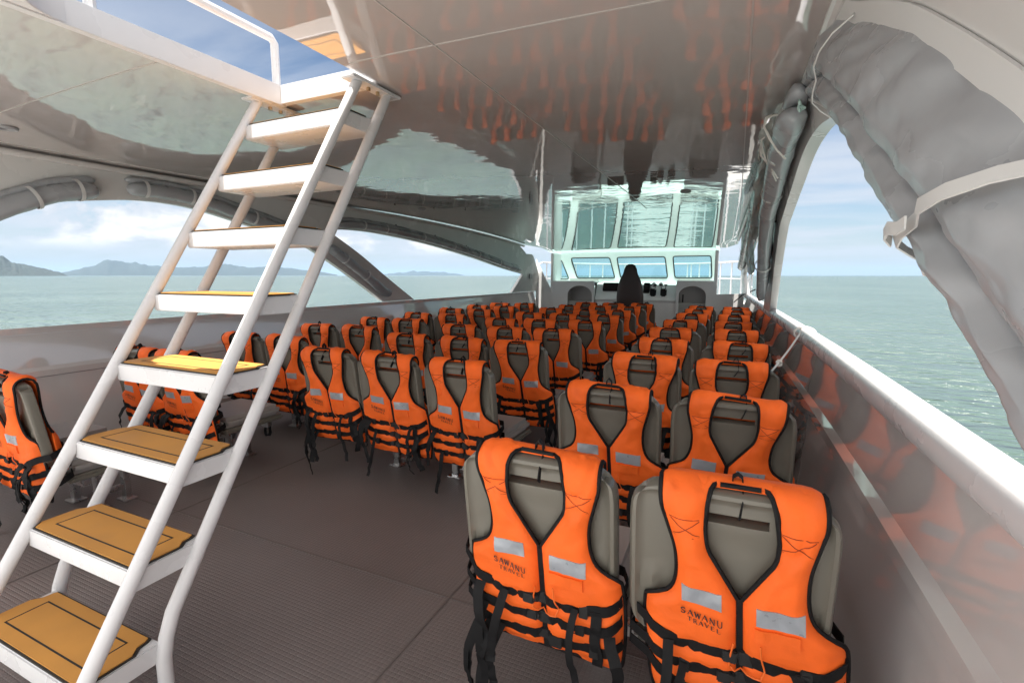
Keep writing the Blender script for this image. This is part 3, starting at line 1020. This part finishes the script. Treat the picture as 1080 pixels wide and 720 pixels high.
        for sg in (1, -1):
            mb = MB(); a, b = .088, .158
            line(sg * a, .092, sg * b, .092); line(sg * a, .135, sg * (b - .008), .135)
            line(sg * a, .095, sg * (b - .01), .132); line(sg * (b - .004), .095, sg * a, .132)
            mb.build('stitching', 'stitch', root, smooth=None)
        # lettering: drawn in strokes, two lines
        s.letters().build('lettering', 'ink', root, smooth=None)
        # three belts round jacket and backrest
        for bi, bd in enumerate(s.BELTS):
            lift = (.055, .045, .04)[bi]; n1 = r.uniform(.7, 1.2); n2 = r.uniform(.4, 1.2); pts = []
            def lift_at(x): return lift * ((max(0, abs(x) - .09)) / .15) ** 1.6 * (n1 if x > 0 else n2)
            for i in range(31):
                x = -.226 + .452 * i / 30
                d = bd - lift_at(x) + .003 * math.sin(i * .9 + bi + s.seed)
                pts.append(s.on(x, d, .0035))
            hR = (HC - (bd - QA)) + lift * n1 * 1.05; hL = (HC - (bd - QA)) + lift * n2 * 1.05
            pts += [bk(.248 + s.shift, hR, .012), bk(.252 + s.shift, hR + .010, -.02), bk(.235 + s.shift, hR + .012, -.055)]
            pts += [bk(x, hR + (hL - hR) * k + .012, -.075) for x, k in ((.16, .1), (.0, .5), (-.16, .9))]
            pts += [bk(-.235 + s.shift, hL + .012, -.055), bk(-.252 + s.shift, hL + .010, -.02), bk(-.248 + s.shift, hL, .012), pts[0]]
            mb = MB(); up = bk(0, 1, 0) - bk(0, 0, 0); mb.ribbon(pts, up, .032, .003)
            belt = mb.build('belt', 'webbing', root, smooth=40)
            # buckle: two halves with a bar, and a slider at the side
            bx = r.uniform(-.02, .016)
            mb = MB(); rot = Matrix.Rotation(-TILT, 3, 'X')
            mb.box(s.on(bx - .017, bd, .008), (.034, .012, .030), rot); mb.box(s.on(bx + .024, bd, .007), (.040, .009, .036), rot)
            mb.box(s.on(bx + .003, bd, .009), (.012, .008, .020), rot)
            mb.build('buckle', 'black_plastic', belt, bevel=.003)
            mb = MB(); sx = r.choice((-1, 1)) * r.uniform(.11, .17)
            mb.box(s.on(sx, bd - lift_at(sx), .008), (.026, .008, .038), rot); mb.build('slider', 'black_plastic', belt, bevel=.002)
        # side webbing and loose strap ends
        up = bk(0, 1, 0) - bk(0, 0, 0)
        x = r.uniform(.125, .16)
        mb = MB(); mb.ribbon([s.on(x + .004 * math.sin(i), d, .0075) for i, d in enumerate(frange(.43, s.len - .004, .02))], (1, 0, 0), .030, .003)
        mb.build('side_strap', 'webbing', root, smooth=40)
        for q in range(r.choice((7, 8, 9))):
            sg = r.choice((1, 1, -1)) if q > 1 else (1, -1)[q]
            x = sg * r.uniform(.10, .222); d0 = r.choice(s.BELTS) - .01; ln = r.uniform(.14, .34); w = r.choice((.032, .032, .026, .020))
            p0 = s.on(min(max(x, -.2), .2), d0, .010); pts = [p0]; a1 = r.uniform(0, 6); sw = r.uniform(.006, .03); tw = r.uniform(-.9, .9); wds = [Vector((1, 0, 0))]
            n = 12
            for i in range(1, n + 1):
                k = i / n
                pts.append(p0 + Vector((sg * .02 * k + sw * math.sin(a1 + 4.2 * k) - sw * math.sin(a1), -.012 - .016 * math.sin(math.pi * min(1, 1.5 * k)) - .02 * r.random() * k, -ln * k)))
                an = tw * k; wds.append(Vector((math.cos(an), math.sin(an), .15 * sg)))
            mb = MB(); mb.ribbon(pts, wds, w, .0026); mb.build('strap_end', 'webbing', root, smooth=40)
        # loop of webbing on the neck and the orange whistle cord
        x = r.uniform(-.02, .045); p = s.P(x, .004, .012, 1); mb = MB()
        hL = r.uniform(.012, .03)
        mb.ribbon([p + Vector((-.012, 0, -.01)), p + Vector((-.010, -.004, hL * .6)), p + Vector((0, -.006, hL)), p + Vector((.010, -.004, hL * .6)), p + Vector((.013, -.002, -.01)), p + Vector((.012, -.03, -.045)), p + Vector((.006 + r.uniform(-.02, .02), -.052, -.07))], (0, 1, .2), .015, .003)
        mb.build('neck_loop', 'webbing', root, smooth=40)
        mb = MB(); x = .045
        cp = [(x, .375), (x + .002, .41), (x + .010, .45), (x + .002, .472), (-.012, .48), (-.024, .466), (-.020, .43), (-.012, .39)]
        pts = []
        for i in range(len(cp) - 1):
            for k in range(4):
                t = k / 4; pts.append((cp[i][0] * (1 - t) + cp[i + 1][0] * t, cp[i][1] * (1 - t) + cp[i + 1][1] * t))
        mb.tube([s.on(a, b, .012) for a, b in pts], .0022, 5); mb.build('whistle_cord', 'orange_cord', root, smooth=60)
        return root

    GLYPH = {  # strokes in a unit cell: (points, width)
        'S': [([(.80, .80), (.70, .95), (.45, 1.0), (.22, .90), (.20, .72), (.40, .56), (.66, .44), (.80, .26), (.70, .07), (.45, 0), (.22, .06), (.16, .22)], .13)],
        'A': [([(.02, 0), (.48, 1.0)], .07), ([(.46, 1.0), (.92, 0)], .16), ([(.22, .36), (.74, .36)], .06), ([(-.08, .02), (.16, .02)], .05), ([(.74, .02), (1.04, .02)], .05)],
        'W': [([(.0, 1), (.26, 0)], .15), ([(.26, 0), (.50, .9)], .07), ([(.50, .9), (.74, 0)], .15), ([(.74, 0), (1.0, 1)], .07), ([(-.1, .98), (.14, .98)], .05), ([(.88, .98), (1.1, .98)], .05)],
        'N': [([(.12, 0), (.12, 1)], .07), ([(.10, 1), (.86, 0)], .16), ([(.86, 0), (.86, 1)], .07), ([(.0, .02), (.26, .02)], .05), ([(.72, .98), (1.0, .98)], .05)],
        'U': [([(.14, 1), (.14, .28), (.28, .04), (.5, 0), (.72, .04), (.84, .28), (.84, 1)], .10), ([(.0, .98), (.30, .98)], .05), ([(.70, .98), (.98, .98)], .05)],
        'T': [([(.5, 0), (.5, 1)], .16), ([(.06, .97), (.94, .97)], .07), ([(.08, .97), (.08, .78)], .05), ([(.92, .97), (.92, .78)], .05), ([(.34, .02), (.66, .02)], .05)],
        'R': [([(.2, 0), (.2, 1)], .15), ([(.2, .97), (.58, .97), (.74, .84), (.72, .64), (.54, .52), (.2, .50)], .08), ([(.48, .5), (.92, 0)], .14), ([(.06, .02), (.34, .02)], .05)],
        'V': [([(.04, 1), (.48, 0)], .16), ([(.48, 0), (.92, 1)], .07), ([(-.06, .98), (.2, .98)], .05), ([(.8, .98), (1.02, .98)], .05)],
        'E': [([(.22, 0), (.22, 1)], .15), ([(.2, .97), (.82, .97)], .07), ([(.2, .51), (.66, .51)], .07), ([(.2, .03), (.84, .03)], .07), ([(.82, .97), (.82, .80)], .05), ([(.84, .03), (.84, .22)], .05)],
        'L': [([(.24, 0), (.24, 1)], .15), ([(.2, .03), (.84, .03)], .07), ([(.84, .03), (.84, .24)], .05), ([(.08, .98), (.42, .98)], .05)]}

    def letters(s):
        mb = MB(); tilt = .16

        def word(txt, x0, d0, lw, lh, gap):
            for i, ch in enumerate(txt):
                for pts, w in s.GLYPH[ch]:
                    P = []
                    dense = []
                    for (a, b) in zip(pts, pts[1:]):
                        for k in range(3): dense.append((a[0] + (b[0] - a[0]) * k / 3, a[1] + (b[1] - a[1]) * k / 3))
                    dense.append(pts[-1])
                    for j, (px, py) in enumerate(dense):
                        q0 = dense[max(j - 1, 0)]; q1 = dense[min(j + 1, len(dense) - 1)]
                        tx, ty = (q1[0] - q0[0]) * lw, (q1[1] - q0[1]) * lh; ln = math.hypot(tx, ty)
                        nx, ny = -ty / ln * w * lh * .66, tx / ln * w * lh * .66
                        for sg in (1, -1):
                            X = x0 + i * (lw + gap) + px * lw + sg * nx; Y = py * lh + sg * ny
                            d = d0 - Y + tilt * (X - x0)
                            P.append(s.on(X, d, .0048))
                    n = len(P) // 2
                    mb.add(P, [(2 * j, 2 * j + 1, 2 * j + 3, 2 * j + 2) for j in range(n - 1)])
        word('SAWANU', -.136, .345, .0135, .0175, .0035)
        word('TRAVEL', -.120, .366, .0105, .0125, .0030)
        return mb


ORD = ['nearest', 'second', 'third', 'fourth', 'fifth', 'sixth', 'seventh', 'eighth', 'ninth', 'tenth']
PITCH = .485
blocks = [
    ('right-hand block', [(-.480, 'aisle seat', 'aisle'), (.018, 'seat beside the right wall', 'wall')], 1.265, .85, 9),
    ('middle block', [(-2.385, 'left seat', 'left'), (-1.90, 'centre seat', 'centre'), (-1.415, 'right seat', 'right')], 2.42, .85, 8),
    ('left-hand block', [(-3.68, 'seat beside the left wall', 'wall'), (-3.20, 'aisle seat', 'aisle')], 1.16, .815, 9),
]
NV = 10
protos = [Vest(k + 1).make() for k in range(NV)]
pk = [kidmap(p) for p in protos]
seat0 = make_seat(); sk = kidmap(seat0)
frames = {2: make_frame(2, PITCH), 3: make_frame(3, PITCH)}
fk = {k: kidmap(v) for k, v in frames.items()}
used_seat = False; used_v = [False] * NV; used_f = {2: False, 3: False}
rnd = random.Random(5)
vi = 0
for bname, cols, y0, dy, rows in blocks:
    for k in range(rows):
        y = y0 + dy * k
        n = len(cols); xm = sum(c[0] for c in cols) / n
        fr_ = frames[n]
        if used_f[n]: fr_ = copy_tree(fr_, None, fk[n])
        used_f[n] = True
        fr_.location = (xm, y, 0)
        tag(fr_, 'steel frame under the seats, %s row, %s' % (ORD[k], bname), 'seat frame', 'steel frames under the seat rows')
        for (x, seatname, _) in cols:
            sx = x + rnd.uniform(-.006, .006); sy = y + rnd.uniform(-.012, .012); rz = rnd.uniform(-.022, .022)
            st = seat0
            if used_seat: st = copy_tree(seat0, None, sk)
            used_seat = True
            st.location = (sx, sy, 0); st.rotation_euler = (0, 0, rz)
            tag(st, 'grey plastic %s, %s row, %s' % (seatname, ORD[k], bname), 'seat', 'boat seats in rows')
            i = vi % NV
            vi += rnd.choice((1, 3, 7, 9))
            v = protos[i]
            if used_v[i]: v = copy_tree(v, None, pk[i])
            used_v[i] = True
            v.location = (sx, sy, 0); v.rotation_euler = (0, rnd.uniform(-.035, .035), rz + rnd.uniform(-.012, .012))
            v.scale = (rnd.uniform(.97, 1.05), 1, rnd.uniform(1.0, 1.014))
            tag(v, 'orange life jacket on the %s, %s row, %s' % (seatname, ORD[k], bname), 'life jacket', 'orange life jackets hung on the seats')

# ------------------------------------------------------------------ rolled side curtains
def roll(path, rad, seed, flat=1.0, n=18, lumps=.16):
    """a rolled-up vinyl sheet along path"""
    mb = MB()
    fine = []
    for i in range(len(path) - 1):
        for k in range(6): fine.append(Vector(path[i]).lerp(Vector(path[i + 1]), k / 6))
    fine.append(Vector(path[-1]))
    L = sum((b - a).length for a, b in zip(fine, fine[1:]))

    def fn(u, g):
        q = Vector((math.cos(g) * 1.3, math.sin(g) * 1.3, u * L * 2.2 + seed * 5))
        f = 1 + lumps * noise.noise(q) + lumps * .6 * noise.noise(Vector((math.cos(g) * 3, math.sin(g) * 3, u * L * 7 + seed)))
        f += .07 * math.sin(g * 3 + u * L * 1.2 + seed)
        f -= .10 * max(0, .35 - abs(noise.noise(Vector((math.cos(g) * 1.6, math.sin(g) * 1.6, u * L * 3.1 + seed * 2)))) * 2.2)
        for e in (u, 1 - u):
            if e < .05: f *= .25 + .75 * math.sqrt(1 - (1 - e / .05) ** 2)
        return f
    mb.tube(fine, rad, n, True, fn=fn)
    return mb


def tie(o, c, r, ax, m='vinyl_white', w=.022):
    """strap round a roll: ring about the axis ax at c"""
    ax = Vector(ax).normalized(); a = ax.orthogonal().normalized(); b = ax.cross(a)
    pts = [Vector(c) + (a * math.cos(t) + b * math.sin(t)) * r for t in [2 * math.pi * k / 16 for k in range(17)]]
    return MB().ribbon(pts, ax, w, .003).build('tie_strap', m, o)


def curtain(s, ypath, zfun, rad, label, seed, inset, mtl='vinyl', ties=(), lumps=.16, second=None):
    pts = [side(s, y, zfun(y), inset) for y in ypath]
    o = empty('side_curtain', pts[len(pts) // 2]); O_ = Vector(o.location)
    tag(o, label, 'curtain', 'rolled-up side curtains')
    roll([p - O_ for p in pts], rad, seed, lumps=lumps).build('roll', mtl, o, smooth=70)
    if second:
        dz, din, r2 = second
        roll([side(s, y, zfun(y) + dz, din) - O_ for y in ypath], r2, seed + 3, lumps=lumps).build('roll', mtl, o, smooth=70)
    for t in ties:
        i = min(range(len(pts)), key=lambda k: abs(ypath[k] - t))
        j = min(i + 1, len(pts) - 1); jj = max(i - 1, 0)
        tie(o, pts[i] - O_ + Vector((0, 0, .008)), (rad if not callable(rad) else .05) * 1.22, pts[j] - pts[jj])
    return o


a1 = lambda y: smooth_table(A1, y)
a2 = lambda y: smooth_table(A2, y)
# left side
curtain(-1, frange(.62, 2.06, .12), lambda y: a1(y) + .065 - .03 * (2.1 - y), .06, 'grey vinyl curtain rolled up along the stern part of the left arch', 1, .06, ties=(1.75, 1.95), second=(.075, .02, .03))
curtain(-1, frange(2.25, 4.0, .12), lambda y: a1(y) + .075 - .012 * (y - 2.2), .052, 'dark grey vinyl curtain rolled up under the top of the left arch behind the ladder', 2, .05, ties=(2.4, 2.75, 3.3), second=(.07, .02, .026))
curtain(-1, frange(4.25, 5.35, .12), lambda y: a1(y) + .11 + .02 * (5.3 - y), .055, 'grey vinyl curtain rolled up along the slanting left pillar', 3, .045, ties=(4.5, 4.9))
curtain(-1, frange(4.35, 9.35, .2), lambda y: a2(y) + .055, .045, 'long grey vinyl curtain rolled up over the front left opening', 4, .05, ties=(4.8, 5.2, 5.9, 6.7, 7.6, 8.4), second=(.06, .02, .025))
# right side, forward parts
cr = curtain(1, frange(2.35, 5.15, .14), lambda y: a1(y) + .055, lambda u: .060 - .018 * u, 'tan-grey vinyl curtain rolled up down the front edge of the right arch', 5, .075, ties=(2.9, 3.5, 4.6), second=(.10, .05, .045))
curtain(1, frange(4.35, 9.35, .2), lambda y: a2(y) + .06, .05, 'long grey vinyl curtain rolled up over the front right opening', 6, .05, ties=(4.8, 5.6, 6.7, 7.6, 8.4), second=(.06, .02, .028))


def big_curtain():
    """the near right-hand curtain: a sheet hung from the flange, bulging inward over a second roll"""
    # path of the flange (y, z) on the right side and of the lower edge
    fl = [(2.45, 2.17), (2.2, 2.17), (1.89, 2.14), (1.61, 2.01), (1.28, 1.85), (1.06, 1.71), (.84, 1.55), (.62, 1.37), (.42, 1.20), (.25, 1.03)]
    lo = [(2.42, 2.06), (2.22, 1.985), (1.98, 1.88), (1.72, 1.745), (1.48, 1.60), (1.26, 1.45), (1.07, 1.34), (.88, 1.22), (.70, 1.09), (.55, .98)]
    o = empty('side_curtain', side(1, 1.4, 1.75)); O_ = Vector(o.location)
    tag(o, 'large pale grey vinyl curtain bunched along the near right arch', 'curtain', 'rolled-up side curtains')
    N_ = 150; rings_a = []; rings_b = []; rings_f = []

    def at(tab, u):
        k = u * (len(tab) - 1); i = min(int(k), len(tab) - 2); t = k - i
        g = lambda j, c: tab[max(0, min(len(tab) - 1, j))][c]
        r = []
        for c in (0, 1):
            p0, p1, p2, p3 = g(i - 1, c), g(i, c), g(i + 1, c), g(i + 2, c)
            r.append(.5 * (2 * p1 + (p2 - p0) * t + (2 * p0 - 5 * p1 + 4 * p2 - p3) * t * t + (3 * p1 - p0 - 3 * p2 + p3) * t ** 3))
        return r

    PA = [(0, .004), (.06, .024), (.16, .050), (.28, .072), (.40, .084), (.49, .078), (.55, .056), (.575, .022), (.56, -.006)]
    PB = [(.535, -.004), (.555, .026), (.61, .058), (.69, .078), (.78, .078), (.87, .060), (.95, .034), (1.0, .008), (.98, -.012)]
    for i in range(N_ + 1):
        u = i / N_; f = at(fl, u); l = at(lo, u)
        grow = min(1, .35 + 1.6 * u)
        for prof, dst, sd in ((PA, rings_a, 1), (PB, rings_b, 2)):
            fine = []
            for (p, q) in zip(prof, prof[1:]):
                for k in range(6): fine.append((p[0] + (q[0] - p[0]) * k / 6, p[1] + (q[1] - p[1]) * k / 6))
            fine.append(prof[-1]); ring = []
            for a, w in fine:
                y = f[0] + (l[0] - f[0]) * a; z = f[1] + (l[1] - f[1]) * a
                wr = .007 * noise.noise(Vector((u * 9, a * 2.5, sd * 4.0))) + .008 * noise.noise(Vector((u * 26 + a * 6, a * 5, sd * 7))) + .0045 * math.sin(u * 70 + a * 5 + 3 * noise.noise(Vector((u * 6, a * 3, 1)))) * math.exp(-(a / .35) ** 2)
                cr = noise.noise(Vector((u * 13 + a * 2.0, a * 1.3 - u * 2, sd * 3.3)))     # long folds across the sheet
                wr -= .006 * max(0, 1 - abs(cr) * 3) ** 1.5
                cr = noise.noise(Vector((u * 30 - a * 4, a * 2.2 + u * 5, sd * 5.1)))
                wr -= .002 * max(0, 1 - abs(cr) * 4)
                ring.append(side(1, y, z, w * grow * 1.05 + wr * min(1, w / .03)) - O_)
            dst.append(ring)
    MB().loft(rings_a, False).build('hanging_sheet', 'vinyl', o, smooth=70)
    MB().loft(rings_b, False).build('roll', 'vinyl', o, smooth=70)
    # white welt along the lower edge and flange strip along the top
    mb = MB(); mb.tube([side(1, *at(lo, i / 60), .006) - O_ for i in range(61)], .007, 8); mb.build('welt', 'vinyl_white', o)
    rings = []
    for i in range(61):
        y, z = at(fl, i / 60); rings.append(side(1, y, z + .012, .008) - O_)
    MB().ribbon(rings, (0, -.5, 1), .05, .006).build('flange', 'vinyl_white', o)
    # thin strap over the bulge and a broad strap with a loose end
    def strap(u, w, tail, m='vinyl_white', name='tie_strap'):
        pts = []
        for a, q in ((-.03, .010), (.10, .055), (.25, .082), (.40, .092), (.55, .080), (.68, .085), (.80, .084), (.92, .055), (1.02, .022), (1.05, -.02)):
            uu = u - .09 * a
            f = at(fl, uu); l = at(lo, uu); grow = min(1, .35 + 1.6 * u)
            pts.append(side(1, f[0] + (l[0] - f[0]) * a, f[1] + (l[1] - f[1]) * a, q * grow * 1.05 + .006) - O_)
        f = at(fl, u); f2 = at(fl, u + .05)
        MB().ribbon(pts, (0, f2[0] - f[0], f2[1] - f[1]), w, .003).build(name, m, o, smooth=60)
        if tail:
            p = pts[-4]; p2 = [p + Vector((-.006, 0, 0)), p + Vector((-.02, -.015, .012)), p + Vector((-.024, -.05, .02)), p + Vector((-.02, -.085, .016)), p + Vector((-.018, -.12, .022))]
            MB().ribbon(p2, (0, .35, .9), w * .9, .003).build('strap_tail', m, o, smooth=60)
            b = pts[-1]
            mb = MB(); mb.ribbon([b + Vector((-.03, .0, .02)), b + Vector((-.035, .035, .005)), b + Vector((-.02, .06, -.012)), b + Vector((0, .05, -.02)), b + Vector((.0, .0, -.015))], (.3, .2, 1), .026, .01)
            mb.build('strap_knot', m, o, smooth=60)
    strap(.33, .010, False)
    strap(.715, .024, True)
    # cord bow at the bend and a hanging film roll with cords
    mb = MB(); c = side(1, 2.1, 1.94, .07) - O_; rr = random.Random(4)
    for k in range(7):
        a = rr.uniform(0, 6.28); q = [c]
        for j in range(1, 9):
            t = j / 8 * 6.28; q.append(c + Vector((-.01 - .012 * math.sin(t / 2), .028 * math.sin(t / 2) * math.cos(a + t * .3), .028 * math.sin(t / 2) * math.sin(a + t * .3))))
        mb.tube(q, .0035, 5)
    mb.build('cord_bow', mat('cord_green', (.42, .56, .52), .7), o)
    # snap tab low on the roll
    f, l = at(fl, .78), at(lo, .78); c = side(1, f[0] + (l[0] - f[0]) * .70, f[1] + (l[1] - f[1]) * .70, .085) - O_
    return o


big_curtain()


# crumpled clear film and loose cords bunched under the roof edge by the right arch
fo = empty('film_bundle', (.19, 3.2, 2.02)); tag(fo, 'crumpled clear plastic film tied with cords beside the right arch under the roof', 'plastic film')
pth = [(.17, 2.55, 2.10), (.13, 2.8, 2.06), (.12, 3.1, 1.99), (.11, 3.5, 1.92), (.10, 4.1, 1.80), (.10, 4.8, 1.60), (.12, 5.3, 1.36)]
roll([Vector(p) - fo.location for p in pth], lambda u: .050 - .02 * u, 12, lumps=.7).build('film', 'clear_film', fo, smooth=70)
mb = MB(); rr = random.Random(9)
for k in range(9):
    y = rr.uniform(2.5, 3.0); q = []
    for j in range(10):
        t = j / 9
        q.append(Vector((.17 - .09 * math.sin(math.pi * t) + rr.uniform(-.006, .006), y + .5 * t * rr.uniform(.8, 1.2) * (k % 3) / 2, 2.11 - .02 * (k % 4) - .20 * t + .06 * math.sin(math.pi * t))) - fo.location)
    mb.tube(q, .0045, 5)
mb.build('cord', 'rope_white', fo, smooth=60)

# rope from gunwale to a seat back, black lashing at the bow
rp_ = empty('rope', (.33, 3.0, 1.0)); tag(rp_, 'thin white rope tied from the right gunwale to the third seat beside the wall', 'rope')
p0 = Vector((CX + hw(3.45) + .03, 3.45, 1.035)); p1 = Vector((.20, 2.93, .84)); mb = MB()
pts = [p0.lerp(p1, k / 14) + Vector((0, 0, -.012 * math.sin(math.pi * k / 14))) for k in range(15)]
mb.tube([p - rp_.location for p in pts], .0055, 6)
mb.build('strand', 'rope_white', rp_)
mb = MB()
mb.tube([Vector((CX + hw(3.45) + .036 + .058 * math.cos(a), 3.44 + .0025 * a, 1.0 + .037 * math.sin(a))) - rp_.location for a in [2 * math.pi * k / 16 for k in range(37)]], .0055, 6)
q = pts[11] - rp_.location
mb.build('lashing', 'rope_white', rp_)
mb = MB(); mb.tube([q + Vector((.012 * math.cos(a * 2), .01 * math.sin(a), .012 * math.sin(a * 2) - .01 * a / 6)) for a in [k * .5 for k in range(14)]], .006, 6)
mb.build('knot', 'rope_white', rp_)
lo_ = empty('lashing', (.1, 9.6, 1.0)); tag(lo_, 'thin black lashing stretched to the right wall near the bow', 'strap')
MB().ribbon([(.20, -.5, .12), (.02, .2, .0), (-.12, .72, -.16)], (0, 0, 1), .02, .004).build('band', 'webbing', lo_)
